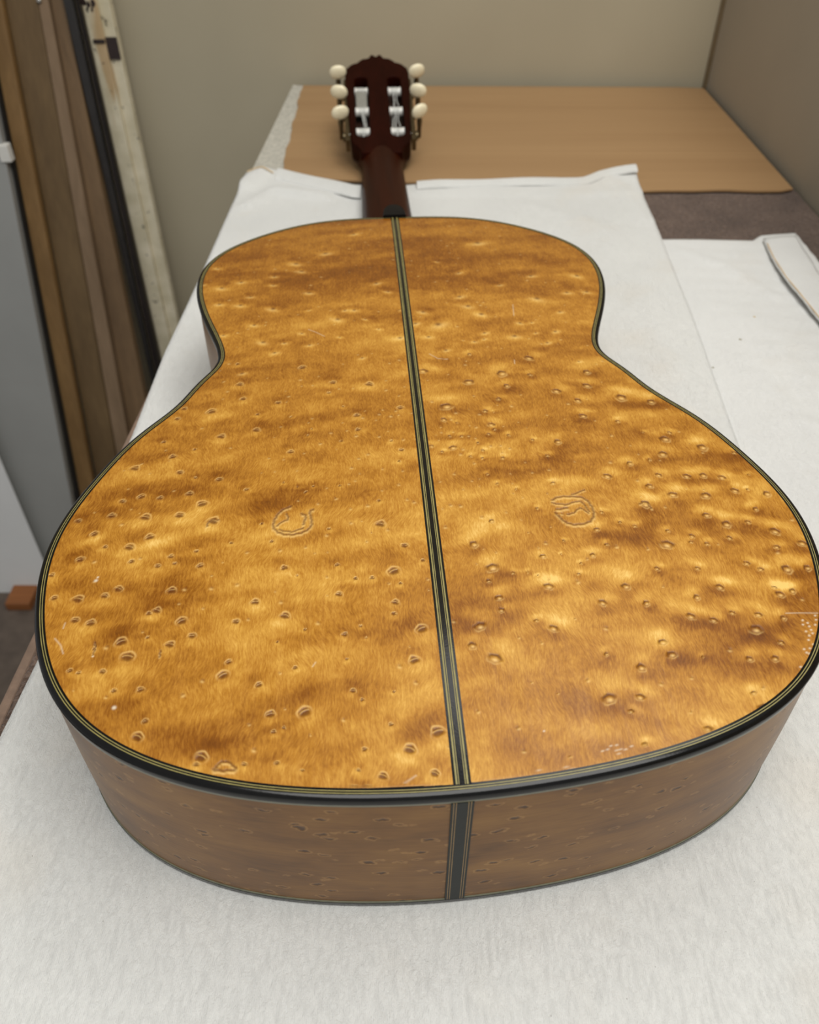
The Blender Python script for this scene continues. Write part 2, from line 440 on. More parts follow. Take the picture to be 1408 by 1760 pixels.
def relief1(x, y, u, v):
    k = clear_of_guitar(x, y)
    lift = .0020 * max(0, min(1, (y - .868) / .012)) * max(0, min(1, (x + .16) / .02))
    z = .0016 * (1 + math.sin(17 * x + 9 * y + 1.0) * math.sin(11 * y - 6 * x)) * .5
    z += ridge(x, y, [(-.170, .845), (-.146, .885), (-.090, .868)], .010, .004)
    z += ridge(x, y, [(-.182, .90), (-.165, .942)], .012, .006) + ridge(x, y, [(.215, .915), (.25, .935)], .015, .005)
    z += ridge(x, y, [(.225, .905), (.238, .81)], .010, .0025) + ridge(x, y, [(.212, .698), (.200, .534)], .012, .0018)
    z += ridge(x, y, [(.125, .85), (.19, .80), (.21, .74)], .012, .0015) + ridge(x, y, [(-.11, .78), (-.05, .84)], .014, .0016)
    z += ridge(x, y, [(-.187, .18), (-.178, .26), (-.176, .42)], .006, .0012) + ridge(x, y, [(.00, .095), (.07, .138)], .010, .0010)
    return z * k + lift
c1 = cloth('flannel_cloth', lambda y: interp(y, C1L), lambda y: interp(y, C1R), lambda x: interp(x, C1B), -.16, .0029, 120, 290, relief1, M['cloth'])
tag(c1, 'large white flannel cloth spread under the guitar', 'cloth')
def hem_strip(name, parent, path, inward, width, zf, height, mat, n=9):
    """rounded folded hem: path of edge points, inward unit vectors, laid on top of the cloth"""
    rings = []
    for k, (p, q) in enumerate(zip(path, inward)):
        ring = []
        for a in range(n):
            t = math.pi * a / (n - 1)
            u = (1 - math.cos(t)) / 2
            ring.append((p[0] + q[0] * (u * width - .001), p[1] + q[1] * (u * width - .001), zf(p[0], p[1]) + height * (math.sin(t) ** .6) * (1.0 - .45 * u)))
        for a in range(n - 2, 0, -1):
            t = math.pi * a / (n - 1); u = (1 - math.cos(t)) / 2
            ring.append((p[0] + q[0] * (u * width - .001), p[1] + q[1] * (u * width - .001), zf(p[0], p[1]) - .0004))
        rings.append(ring)
    return loft(name, rings, mat, parent, sharp=60)
for (xa, xb, w, h) in ((-.148, -.052, .030, .0048), (.008, .2515, .017, .0050)):
    xs = [xa + (xb - xa) * i / 40 for i in range(41)]
    path = [(x, interp(x, C1B)) for x in xs]
    hm = hem_strip('hem', c1, path, [(0, -1)] * 41, w, lambda x, y: .0029 + relief1(x, y, 0, 0) + .0006 * math.sin(x * 60), h, M['cloth'])
xs = [-.182 + .03 * i / 12 for i in range(13)]
tube('stitching', [(x, interp(x, C1B) - .003 - .010 * (i / 12) ** 2, .0034 + relief1(x, interp(x, C1B) - .003, 0, 0) + .0006) for i, x in enumerate(xs)], .0007, M['stitch'], c1, 6)

C2R = [(-.2, .374), (.60, .372), (.70, .374), (.787, .382)]
SEAM = [(-.2, .338), (.60, .338), (.64, .335), (.677, .333), (.72, .336), (.768, .343)]
def relief2(x, y, u, v):
    z = .0008 * (1 + math.sin(23 * x - 12 * y) * math.sin(14 * y + 8 * x)) * .5
    for ln, w, h in (([(.249, .752), (.289, .715), (.317, .654)], .007, .0022), ([(.225, .61), (.26, .534), (.284, .457)], .008, .0024), ([(.289, .568), (.31, .50)], .009, .0018), ([(.234, .447), (.262, .478), (.29, .458)], .008, .0016), ([(.24, .68), (.30, .58)], .012, .0010)):
        z += ridge(x, y, ln, w, h)
    z += .0003 * math.sin(y * 300 + 20 * x)
    return z * (1 if x > .262 else max(0, min(1, (x - .246) / .016))) if y > .45 else z * max(0, min(1, (x - .235) / .03))
C2B = [(.1, .771), (.20, .771), (.282, .7715), (.335, .769), (.345, .779), (.36, .783), (.385, .787)]
c2 = cloth('cotton_cloth', lambda y: .16, lambda y: interp(y, C2R), lambda x: interp(x, C2B), -.16, .0013, 80, 240, relief2, M['cloth2'], .0008)
tag(c2, 'second white cotton cloth partly under the flannel beside the right wall', 'cloth')
# folded hem flap along the right edge, its inner edge standing up a little
V = []; F = []
NY = 120; NX = 8
for j in range(NY + 1):
    y = -.15 + (.15 + .766) * j / NY
    for i in range(NX + 1):
        u = i / NX
        x = interp(y, SEAM) * (1 - u) + (interp(y, C2R) - .0008) * u
        lift = .0034 * math.exp(-((y - .66) / .07) ** 2) + .0018
        yy = y + (.012 * u if j == NY else .012 * u * max(0, (y - .70) / .066))
        V.append((x, yy, .0024 + lift * (1 - u) ** 1.3 + .0012 * math.sin(math.pi * u) + relief2(x, y, 0, 0) * .6 + .0003 * math.sin(y * 150)))
for j in range(NY):
    for i in range(NX):
        a = j * (NX + 1) + i; F.append((a, a + 1, a + NX + 2, a + NX + 1))
o = mesh_obj('hem', V, F, M['cloth2'], c2, True, False)
m = o.modifiers.new('thickness', 'SOLIDIFY'); m.thickness = .0009; m.offset = -1
tube('stitching', [(interp(y, SEAM) + .0016, y, .0031 + (.0034 * math.exp(-((y - .66) / .07) ** 2) + .0018) * .93 + relief2(interp(y, SEAM), y, 0, 0) * .6) for y in [-.15 + .0105 * k for k in range(87)]], .0005, M['stitch'], c2, 6)

# ------------------------------------------------------------------ guitar
EYES = '''-1202,1784,17,0 -1120,1735,8,0 -1001,1709,16,0 -1131,1615,17,0 -1062,1535,24,0 -1359,1616,18,0 -1268,1597,14,0 -1444,1590,15,0 -1473,1491,18,0 -1312,1464,24,0 -1156,1463,22,0 -996,1410,26,0 -1623,1470,14,0 -1526,1373,18,0 -1269,1328,21,0 -1459,1282,11,0 -1348,1269,23,0 -1323,1179,14,0 -1552,1212,18,0 -1155,1195,13,0 -1132,1150,10,0 -1203,1140,13,0 -1047,1217,10,0 -898,1257,8,0 -1019,1126,15,0 -1347,1019,18,0 -1397,985,16,0 -1121,991,19,0 -1507,976,22,0 -1195,871,12,0 -1164,885,17,0 -1424,840,19,0 -1055,820,21,0 -834,800,15,0 -1002,740,16,0 -1432,1842,22,0 -862,1621,12,0 -1609,992,15,0 -1491,861,17,0 -1280,732,22,0 -1179,746,8,0 -1084,703,18,0 -1240,655,26,0 -1451,607,11,0 -1415,594,9,0 -1323,592,13,0 -1262,500,11,0 -1163,497,14,0 -1121,358,12,0 -1138,295,20,0 -1380,705,8,0 -1655,1128,13,0 -844,600,13,0 -859,540,22,0 -720,486,14,0 -669,355,17,0 -545,356,24,0 -587,555,10,0 -662,684,5,0 -653,282,9,0 -617,296,7,0 -367,436,11,0 -334,394,8,0 -215,422,6,0 -232,284,9,0 -91,711,23,0 -130,561,21,0 -170,181,22,0 -329,191,10,0 -268,86,16,0 -352,113,7,0 -90,85,16,0 -66,244,24,0 -900,199,22,0 -747,161,9,0 -634,158,9,0 -397,703,12,0 -389,582,6,0 -545,125,6,0 -367,56,6,0 -322,53,6,0 -914,172,10,0 -655,1085,16,0 -765,899,18,0 -638,816,20,0 -420,917,15,0 -428,1086,10,0 -350,1001,10,0 -280,1000,11,0 -187,1033,26,0 -162,960,8,0 -188,857,16,0 -198,797,11,0 -132,1185,16,0 -58,1088,10,0 -233,1331,23,0 -333,742,7,0 -555,738,7,0 -719,1253,10,0 -772,1372,8,0 -579,1580,8,0 -418,1614,6,0 -235,1491,9,0 -466,1316,9,0 -597,1037,6,0 -312,681,5,0 -689,1658,5,0 -545,1619,6,0 691,1897,19,1 1253,1907,24,1 1203,1780,22,1 1015,1707,16,1 879,1612,19,1 1133,1613,15,1 1269,1601,18,1 1065,1532,16,1 1158,1465,20,1 1009,1401,23,1 603,1571,11,1 272,1317,12,1 174,1172,19,1 465,1082,13,1 684,1078,13,1 739,1239,13,1 236,1026,24,1 320,991,8,1 210,950,10,1 457,906,18,1 240,854,15,1 241,788,12,1 142,709,21,1 101,615,16,1 180,549,24,1 373,725,9,1 435,682,17,1 617,546,9,1 782,890,17,1 663,805,16,1 843,794,14,1 1063,817,14,1 1006,717,17,1 853,592,16,1 871,531,17,1 1030,1130,26,1 1159,1180,12,1 918,1255,9,1 761,1141,9,1 598,969,8,1 944,987,11,1 335,1577,8,1 789,1353,9,1 232,1796,8,1 289,1779,7,1 297,1655,7,1 420,1535,6,1 495,1394,7,1 575,1174,6,1 547,1092,4,1 622,1032,6,1 384,992,6,1 423,970,4,1 856,1281,8,1 1120,981,11,1 1211,1128,11,1 1552,1200,21,1 1346,1004,13,1 1394,967,12,1 1509,963,22,1 1603,968,16,1 1180,870,16,1 1422,821,17,1 1482,837,14,1 1412,860,10,1 1183,729,11,1 1287,715,14,1 1384,694,12,1 1093,694,14,1 1248,640,23,1 1325,572,11,1 1170,497,13,1 1271,495,14,1 736,477,17,1 697,346,15,1 647,288,9,1 579,345,23,1 1128,343,10,1 1144,277,20,1 662,153,8,1 907,202,13,1 990,516,5,1 918,163,7,1 1125,2296,30,1 1281,2256,22,1 1047,2068,12,1 1294,1963,11,1 1426,1832,25,1 1123,1735,10,1 1354,1605,18,1 1441,1588,17,1 1315,1454,22,1 1470,1487,18,1 1618,1460,19,1 1520,1352,13,1 1272,1316,17,1 1344,1252,21,1 1450,1265,12,1 1060,1217,10,1 1142,1142,9,1 1326,1163,12,1 1155,1969,7,1 1578,1786,12,1 1585,1607,7,1 1536,1495,7,1 1519,1100,13,1 1645,1120,19,1 300,2470,26,1 53,2597,23,1 152,2237,30,1 499,2552,28,1 684,2718,25,1 658,2536,13,1 508,2424,17,1 777,2366,22,1 993,2564,21,1 961,2420,22,1 877,2270,18,1 872,2123,19,1 356,2186,12,1 371,2060,17,1 128,2117,16,1 151,1872,18,1 144,1970,9,1 206,1966,9,1 444,2297,13,1 339,2767,12,1 448,1963,9,1 565,1919,8,1 617,1786,10,1 44,1893,12,1 94,1842,8,1 299,1843,8,1 282,1906,7,1 383,2020,9,1 400,2175,5,1 195,2086,7,1 347,1979,8,1 390,1776,10,1 -982,2560,20,0 -950,2408,17,0 -1111,2305,25,0 -753,2348,15,0 -852,2103,19,0 -1030,2065,21,0 -857,2247,10,0 -1263,2353,15,0 -1286,2257,15,0 -1325,2050,12,0 -1258,1917,18,0 -1155,1967,10,0 -665,1899,16,0 -636,2697,21,0 -458,2520,18,0 -255,2484,23,0 -480,2419,11,0 -324,2061,14,0 -329,2189,17,0 -95,2242,17,0 -410,1968,9,0 -1016,2788,13,0 -620,1621,5,0 -583,2031,7,0 -564,2085,6,0 -109,1873,14,0 -157,1952,9,0 -679,2205,7,0 -401,2278,7,0 -125,1782,8,0 -1301,1972,7,0 -527,4221,27,2 -728,4068,26,2 -870,3883,17,2 -868,3755,15,2 -1089,3827,19,2 -1213,3759,23,2 -1008,3607,17,2 -1204,3533,18,2 -1064,3499,20,2 -849,3422,24,2 -954,3230,18,2 -884,3016,21,2 -653,3091,13,2 -755,2989,13,2 -807,2884,17,2 -602,2947,15,2 -421,3019,9,2 -434,3241,24,2 -330,3348,16,2 -390,3352,14,2 -620,3375,9,2 -1137,3135,14,2 -58,2979,19,2 -290,2767,13,2 -685,3943,22,2 -262,3227,12,2 -322,4554,19,2 -1274,4065,15,2 -981,2679,16,2 -183,3095,10,2 -104,3584,15,2 -622,3616,21,2 -178,3712,19,2 -1342,3831,13,2 471,3251,24,2 105,3294,20,2 186,3130,33,2 461,3016,15,2 639,2977,23,2 827,2900,15,2 902,3036,17,2 864,3457,29,2 980,3281,16,2 774,3142,10,2 116,2981,17,2 447,2942,11,2 386,2914,13,2 1214,3557,19,2 1079,3543,21,2 1201,3789,24,2 879,3785,21,2 644,3649,15,2 399,3359,24,2 206,2821,15,2 46,3148,18,2 580,4337,35,2 357,3489,21,2 699,3137,16,2 973,2685,11,2 776,3015,10,2 389,3840,17,2 258,4019,11,2 321,2931,6,2'''
BLOTS = '''-676,1517,192,63,-0.6 -556,440,239,58,-0.8 -860,271,228,61,-0.8 -722,650,137,59,-0.5 -524,113,140,34,-0.6 -134,250,125,49,-0.5 1161,848,122,59,-0.6 1260,600,185,74,-0.7 1073,474,202,69,-0.6 611,308,150,63,-0.5 792,972,87,34,0.8 1204,912,74,27,0.9 1104,1033,76,28,0.8 1291,774,84,32,0.8 1481,878,62,33,0.8 568,450,177,68,0.6 857,263,255,55,0.7 974,778,120,38,0.5 1436,1925,91,50,0.8 1361,1321,108,32,1.0 1031,1465,111,42,0.8 1543,1258,80,31,0.8 1189,1520,70,43,0.7 1209,2374,130,35,0.8 1075,2130,78,43,0.6 1426,2190,284,82,-0.6 1472,1737,204,70,-0.4 1174,1381,109,49,-0.5 883,1221,158,77,-0.7 -1549,1326,65,38,0.7 -1233,1284,130,38,0.9 -1052,1341,158,39,0.7 -1132,1424,80,40,0.7 -1335,963,170,33,0.6 -1186,833,94,38,0.7 -1426,787,93,46,1.0 -1445,1598,83,34,0.5 -1359,1341,131,47,-0.5 -1420,1522,163,50,-0.4 -1446,1110,125,50,-0.5 -1198,961,121,47,-0.6 -1300,786,140,49,-0.7 -519,3829,356,106,-0.7 -503,4098,287,94,-0.5 -1219,3943,200,108,-0.5 -1068,2237,155,32,0.9 -1014,2013,75,45,0.7 -1232,2356,190,45,-0.6 -646,1578,166,60,-0.6 -54,1730,34,46,-0.8 1000,1743,73,32,0.8 763,1577,113,35,0.7 264,1298,159,39,0.6 467,731,83,43,0.8 465,948,74,27,0.6 231,1059,76,28,0.6 739,1207,262,45,-0.7 703,1771,146,85,-0.5 750,808,145,64,-0.5 358,1677,114,27,-0.5 -1318,500,131,68,0.5 -789,631,181,58,0.5 -467,247,311,53,0.6 -167,403,130,106,0.5 -824,1038,223,52,0.5 -329,1007,297,52,0.4 -475,789,142,47,-0.4 -742,1284,131,58,0.6 -1027,430,151,47,0.6 329,246,210,49,0.3 297,564,159,57,-0.3 158,161,102,33,-0.5 1575,889,62,84,-0.4 1471,2551,134,62,0.5 802,2593,134,87,-0.5 367,2620,268,113,-0.3 307,4170,250,196,-0.4 1078,4026,247,132,-0.4 -777,2818,205,92,-0.4 -141,831,96,80,0.4 772,622,139,53,0.4 584,1610,170,53,0.4'''
DARK_STROKES = [(4.2,[(-645,1481),(-686,1455),(-713,1400),(-717,1345),(-685,1304),(-633,1290),(-581,1303),(-549,1334),(-546,1378),(-555,1435),(-540,1452)]),(3.4,[(-703,1349),(-682,1376),(-653,1396),(-662,1431)]),(4.2,[(-593,1426),(-573,1408),(-583,1353)]),(3.4,[(-690,1326),(-633,1309),(-582,1331)]),(4.3,[(575,1448),(611,1469),(675,1471),(727,1456),(752,1396),(746,1333),(713,1290),(649,1277),(607,1297),(585,1337),(574,1361)]),(3.5,[(572,1430),(632,1415),(706,1434),(733,1362)]),(4.6,[(586,1383),(635,1392)]),(3.1,[(625,1346),(658,1356),(696,1388),(727,1351)]),(3.1,[(677,1483),(744,1515)]),(3.2,[(-851,148),(-819,178),(-773,147),(-815,142),(-851,148)]),(2.1,[(-1385,738),(-1376,708),(-1379,675)]),(2.3,[(-1116,675),(-1115,646)]),(3.5,[(982,1405),(1014,1421),(1028,1373)]),(3.4,[(-1020,1374),(-1011,1415),(-971,1417)])]
PALE_STROKES = [(2.9,[(-613,3131),(-568,3094),(-514,3039)]),(1.9,[(105,2783),(151,2728),(206,2719)]),(2.0,[(691,3372),(675,3228)]),(2.8,[(595,2700),(590,2657)]),(1.6,[(-1550,772),(-1518,736),(-1497,692)]),(1.1,[(-1529,822),(-1528,850)]),(2.4,[(-520,556),(-509,575)]),(1.0,[(1405,720),(1538,716)]),(1.4,[(-195,56),(-155,81)])]
PALE_SPECKS = [(3.1,[(1459,680),(1451,658),(1474,666),(1473,648),(1522,703),(1473,630),(1453,601),(1449,623),(1441,580),(1451,558),(1429,539),(1415,514),(1407,519),(1404,536),(1516,681),(1355,453),(1501,655),(1472,613)]),(2.6,[(525,141),(540,154),(561,156),(571,139),(589,138),(613,149),(556,136),(314,225),(269,76),(366,83),(384,76),(506,136),(561,123)]),(5.4,[(-1246,425),(-1454,1077)]),(2.6,[(-1377,669)]),(3.4,[(-1450,1096)])]

guitar = empty('guitar', GUITAR_LOC, GUITAR_RZ)
tag(guitar, 'amber bird\'s-eye maple classical guitar lying face down on white cloth', 'guitar')
RIM = .0868
SLOPE = .006
def rim_z(y): return RIM - SLOPE * np.asarray(y) / BODY_L
NO = 720
th = np.linspace(-math.pi, math.pi, NO, endpoint=False)      # starts and ends at the tail
OX = out_r(th) * np.sin(th); OY = OUT_C0 + out_r(th) * np.cos(th)
TX = np.roll(OX, -1) - np.roll(OX, 1); TY = np.roll(OY, -1) - np.roll(OY, 1); TL = np.hypot(TX, TY)
NXO, NYO = -TY / TL, TX / TL                                 # candidate normal
if np.mean(NXO * OX + NYO * (OY - OUT_C0)) < 0: NXO, NYO = -NXO, -NYO
def offset(d): return OX - NXO * d, OY - NYO * d
def ring_sweep(name, prof, mat, parent, base=rim_z, sel=None, sharp=45):
    idx = np.arange(NO) if sel is None else sel
    rings = []
    for i in idx:
        z0 = float(base(OY[i]))
        rings.append([(OX[i] - NXO[i] * d, OY[i] - NYO[i] * d, z0 + dz) for d, dz in prof])
    if sel is None: rings.append(rings[0])
    o = loft(name, rings, mat, parent, closed=True, caps=sel is not None, sharp=sharp)
    return o
# bindings and purflings (thin rings let in around the back plate)
bind = ring_sweep('binding', [(.0021, -.0040), (0, -.0040), (-.0002, -.0014), (.0002, -.0006), (.0009, -.0001), (.0021, .0001)], M['black'], guitar)
for d0, d1, mt in ((.0021, .00245, 'ivory_line'), (.00245, .0030, 'black'), (.0030, .00335, 'ivory_line'), (.00335, .0042, 'black')):
    ring_sweep('purfling_line', [(d0, -.002), (d1, -.002), (d1, .00012), (d0, .00012)], M[mt], bind)
ring_sweep('side_purfling', [(.0015, -.0052), (.0001, -.0052), (.0000, -.0040), (.0015, -.0040)], M['green_line'], bind)
low0 = lambda y: 0.0
ring_sweep('lower_binding', [(.0015, .0005), (.0004, .0005), (.0000, .0012), (.0000, .0032), (.0015, .0032)], M['black'], guitar, low0)
ring_sweep('lower_purfling', [(.0015, .0032), (.0001, .0032), (.0002, .0040), (.0015, .0040)], M['green_line'], guitar, low0)

# back plate: two book-matched halves, finely meshed; the figure of the wood is a point attribute
INX, INY = offset(.0042)
_l = INX < 0; _r = ~_l
def side_width(sgn):
    m = (INX * sgn) > 0
    o = np.argsort(INY[m]); return INY[m][o], np.abs(INX[m][o])
STRIP = .0031
def dome(x, w, y):
    return .0035 * np.clip(1 - (x / np.maximum(w, 1e-4)) ** 2, 0, 1) * (1 - np.abs(2 * y / BODY_L - 1) ** 4)
def value_noise(x, y, seed):
    rs = np.random.RandomState(seed); g = rs.rand(64, 64)
    xi = np.floor(x).astype(int); yi = np.floor(y).astype(int); fx = x - xi; fy = y - yi
    fx = fx * fx * fx * (fx * (fx * 6 - 15) + 10); fy = fy * fy * fy * (fy * (fy * 6 - 15) + 10)
    a = g[xi % 64, yi % 64]; b = g[(xi + 1) % 64, yi % 64]; c = g[xi % 64, (yi + 1) % 64]; d = g[(xi + 1) % 64, (yi + 1) % 64]
    return (a * (1 - fx) + b * fx) * (1 - fy) + (c * (1 - fx) + d * fx) * fy
EY = [tuple(int(k) for k in q.split(',')) for q in EYES.split()]
BL = [tuple(float(k) for k in q.split(',')) for q in BLOTS.split()]
rs = np.random.RandomState(11)
eyes = [(x * 1e-4, s * 1e-4, r * 1e-4, t) for x, s, r, t in EY]
# the many tiny specks between the marked eyes
for _ in range(1500):
    x = rs.uniform(-.17, .17); s = rs.uniform(.01, .485)
    dens = .25 + .75 * math.exp(-((s - .19) / .07) ** 2 - ((abs(x) - .02) / .06) ** 2)
    if rs.rand() > dens: continue
    r = rs.uniform(.0003, .0008)
    if min((x - e[0]) ** 2 + (s - e[1]) ** 2 for e in eyes) < .0035 ** 2: continue
    eyes.append((x, s, r, 3))
def back_half(sgn):
    wy, wx = side_width(sgn)
    ok = wx > STRIP + .0015
    y0, y1 = wy[ok].min(), wy[ok].max()
    # rows: finer towards the tail, and packed at both ends where the outline turns
    t = np.linspace(0, 1, 820); y = t * (.55 + .45 * t)
    e = .5 - .5 * np.cos(np.pi * t)
    y = y0 + (y1 - y0) * (.80 * y + .20 * e)
    w = np.interp(y, wy, wx)
    nc = 360; u = np.linspace(0, 1, nc) ** .97
    X = STRIP + u[None, :] * (w[:, None] - STRIP); Y = np.repeat(y[:, None], nc, 1)
    Z = rim_z(Y) + dome(X, w[:, None], Y)
    Xs = X * sgn
    dark = np.zeros_like(X); bright = np.zeros_like(X); wear = np.zeros_like(X)
    # flame: slow silky bands running across, tilted, mirrored about the joint
    a = .35 if sgn < 0 else -.30
    q = Y + a * X * .35
    fl = .55 * (value_noise(X * 16 + 3, q * 55, 1) - .5) + .40 * (value_noise(X * 38 + 9, q * 120, 2 + (sgn > 0)) - .5) + .22 * (value_noise(X * 90, q * 230, 5 + (sgn > 0)) - .5)
    fl = fl * (.85 - .35 * np.clip((Y - .25) / .2, 0, 1))
    flame = .50 + .60 * fl - .15 * np.clip((Y - .27) / .14, 0, 1)  # overall tone also lowered towards the upper bout
    def rows(s, ext):
        i0 = np.searchsorted(y, s - ext); i1 = np.searchsorted(y, s + ext); return slice(i0, max(i1, i0))
    for (bx, bs, rx, ry, amp) in BL:
        bx, bs, rx, ry = bx * 1e-4, bs * 1e-4, rx * 1e-4, ry * 1e-4
        if bx * sgn < -rx: continue
        sl = rows(bs, 3 * ry + rx)
        dx = Xs[sl] - bx; dy = Y[sl] - bs - (.28 * dx if sgn < 0 else -.18 * dx)
        flame[sl] += .21 * amp * np.exp(-(dx / rx) ** 2 - (dy / ry) ** 2)
    for (ex, es, r, ty) in eyes:
        if ex * sgn < 0: continue
        sl = rows(es, 7 * r)
        if sl.stop <= sl.start: continue
        j0 = 0; dx = (Xs[sl] - ex) / r; dy = (Y[sl] - es) / r
        h = math.sin(ex * 9173 + es * 5081) ; an = .5 * h
        dx, dy = dx * math.cos(an) + dy * math.sin(an), -dx * math.sin(an) + dy * math.cos(an)
        if ty == 0:            # dark lens with a pale crescent over it
            wob = 1 + .07 * np.sin(3 * np.arctan2(dy, dx) + 9 * h) + .04 * np.sin(5 * np.arctan2(dy, dx) + 23 * h)
            rr = np.hypot(dx, dy * 1.15 + .25 * dx * dx) * wob
            dark[sl] += 1.05 * np.clip((1.05 - rr) / .42, 0, 1) * np.clip(.95 + .3 * dy, .5, 1) * (1 - .75 * np.exp(-((dy - .28 + .35 * dx * dx) / .16) ** 2))
            bright[sl] += .52 * np.exp(-((rr - 1.22) / .20) ** 2) * np.clip(.55 + .6 * dy, .12, 1)
            bright[sl] += .55 * np.exp(-((dy - .28 + .35 * dx * dx) / .15) ** 2) * (np.abs(dx) < .8)
            flame[sl] += .16 * np.exp(-((dy + 2.0) / 1.3) ** 2 - (dx / 2.6) ** 2) - .12 * np.exp(-((dy - 2.6) / 1.6) ** 2 - (dx / 3) ** 2)
        elif ty == 1:          # dark upper lid, bright pupil below
            wob = 1 + .10 * np.sin(2 * np.arctan2(dy, dx) + 9 * h) + .06 * np.sin(5 * np.arctan2(dy, dx) + 23 * h)
            rr = np.hypot(dx, dy * 1.1) * wob
            dark[sl] += 1.15 * np.exp(-((rr - .85) / .32) ** 2) * np.clip(.45 + .85 * dy, .18, 1)
            bright[sl] += .75 * np.exp(-((dy + .25) / .38) ** 2 - ((dx - .1) / .5) ** 2) + .40 * np.exp(-((rr - 1.15) / .2) ** 2) * np.clip(-dy, 0, 1)
            flame[sl] += .26 * np.exp(-((dy - 2.6) / 1.7) ** 2 - ((dx - .8) / 3) ** 2) - .16 * np.exp(-((dy + 2.0) / 1.7) ** 2 - (dx / 3) ** 2)
        elif ty == 2:          # small pit in a pale halo, drawn out across the grain
            rr = np.hypot(dx, dy)
            dark[sl] += .9 * np.exp(-((rr) / .60) ** 2)
            bright[sl] += .42 * np.exp(-((dy + .7) / .75) ** 2 - (dx / 1.5) ** 2)
            flame[sl] += .22 * np.exp(-((dy + .6) / 1.8) ** 2 - (dx / 2.8) ** 2) - .10 * np.exp(-((dy - 2.2) / 1.8) ** 2 - (dx / 3) ** 2)
        else:
            dark[sl] += .5 * np.exp(-((dy - .6) / .8) ** 2 - (dx / 1.0) ** 2)
            bright[sl] += .6 * np.exp(-((dy + .6) / .8) ** 2 - (dx / 1.1) ** 2)
    def smooth_path(pts, n=5):
        o = []
        for i in range(len(pts) - 1):
            p0, p1, p2, p3 = (np.array(pts[max(i - 1, 0)], float), np.array(pts[i], float), np.array(pts[i + 1], float), np.array(pts[min(i + 2, len(pts) - 1)], float))
            for q in range(n):
                t = q / n
                o.append(tuple(.5 * (2 * p1 + (p2 - p0) * t + (2 * p0 - 5 * p1 + 4 * p2 - p3) * t * t + (3 * p1 - p0 - 3 * p2 + p3) * t ** 3) + 2.2 * np.array([math.sin(i * 5 + q * 2.1), math.cos(i * 3 + q * 1.7)])))
        return o + [pts[-1]]
    def stroke(wd, pts, target, k, halo):
        if halo is not None: pts = smooth_path(pts)
        for (p, q) in zip(pts[:-1], pts[1:]):
            p = (p[0] * 1e-4, p[1] * 1e-4); q = (q[0] * 1e-4, q[1] * 1e-4)
            if (p[0] + q[0]) * sgn < 0: continue
            lo, hi = min(p[1], q[1]), max(p[1], q[1]); sl = rows((lo + hi) / 2, (hi - lo) / 2 + 6 * wd)
            vx, vy = q[0] - p[0], q[1] - p[1]; t = np.clip(((Xs[sl] - p[0]) * vx + (Y[sl] - p[1]) * vy) / (vx * vx + vy * vy + 1e-12), 0, 1)
            ddx = Xs[sl] - p[0] - t * vx; ddy = Y[sl] - p[1] - t * vy; dd = np.hypot(ddx, ddy) / wd
            target[sl] = np.maximum(target[sl], k * np.exp(-dd ** 2))
            if halo is not None:
                d2 = np.hypot(ddx, ddy + 1.9 * wd) / wd
                halo[sl] = np.maximum(halo[sl], .6 * np.exp(-(d2 / 1.1) ** 2))
    for wd, pts in DARK_STROKES: stroke(wd * 1e-4 * 1.5, pts, dark, .85, bright)
    for wd, pts in PALE_STROKES: stroke(max(wd * 1e-4, .0003), pts, wear, .4, None)
    for wd, pts in PALE_SPECKS:
        for p in pts:
            if p[0] * sgn < 0: continue
            r = wd * 1e-4 * 1.5; sl = rows(p[1] * 1e-4, 4 * r)
            wear[sl] = np.maximum(wear[sl], .8 * np.exp(-(((Xs[sl] - p[0] * 1e-4) / r) ** 2 + ((Y[sl] - p[1] * 1e-4) / r) ** 2) ** 1.5))
    n0, n1 = X.shape
    co = np.stack([Xs, Y, Z], -1).reshape(-1, 3).astype(np.float32)
    ii = (np.arange(n0 - 1)[:, None] * n1 + np.arange(n1 - 1)[None, :]).ravel()
    quad = np.stack([ii, ii + 1, ii + n1 + 1, ii + n1], -1)
    if sgn < 0: quad = quad[:, ::-1]
    me = bpy.data.meshes.new('back_panel')
    me.vertices.add(len(co)); me.vertices.foreach_set('co', co.ravel())
    nf = len(quad); me.loops.add(nf * 4); me.polygons.add(nf)
    me.loops.foreach_set('vertex_index', quad.ravel().astype(np.int32))
    me.polygons.foreach_set('loop_start', np.arange(0, nf * 4, 4, dtype=np.int32))
    me.update(calc_edges=True)
    at = me.attributes.new('figure', 'FLOAT_COLOR', 'POINT')
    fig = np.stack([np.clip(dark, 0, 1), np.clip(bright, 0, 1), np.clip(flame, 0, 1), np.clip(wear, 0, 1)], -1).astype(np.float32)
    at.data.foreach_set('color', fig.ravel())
    o = link_mesh('back_panel', me, M['maple'], guitar, True)
    return o
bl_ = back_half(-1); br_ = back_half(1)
bl_['label'] = 'left bird\'s-eye maple half of the back'
br_['label'] = 'right bird\'s-eye maple half of the back'

# centre strip: black core with pale lines either side
def strip_band(name, x0, x1, mat, parent, proud):
    ys = np.linspace(.0040, BODY_L - .0036, 90); rings = []
    for y in ys:
        z = float(rim_z(y) + .0035 * (1 - abs(2 * y / BODY_L - 1) ** 4))
        rings.append([(x0, y, z - .0015), (x1, y, z - .0015), (x1, y, z + proud), (x0, y, z + proud)])
    return loft(name, rings, mat, parent, sharp=30)
strip = strip_band('back_strip', -.00095, .00095, M['black'], guitar, .00010)
for a, b, mt in ((.00095, .00125, 'ivory_line'), (.00125, .0016, 'black'), (.0016, .0022, 'ivory_line'), (.0022, .0031, 'black')):
    for s in (-1, 1):
        strip_band('inlay_line', min(s * a, s * b), max(s * a, s * b), M[mt], strip, .00012)

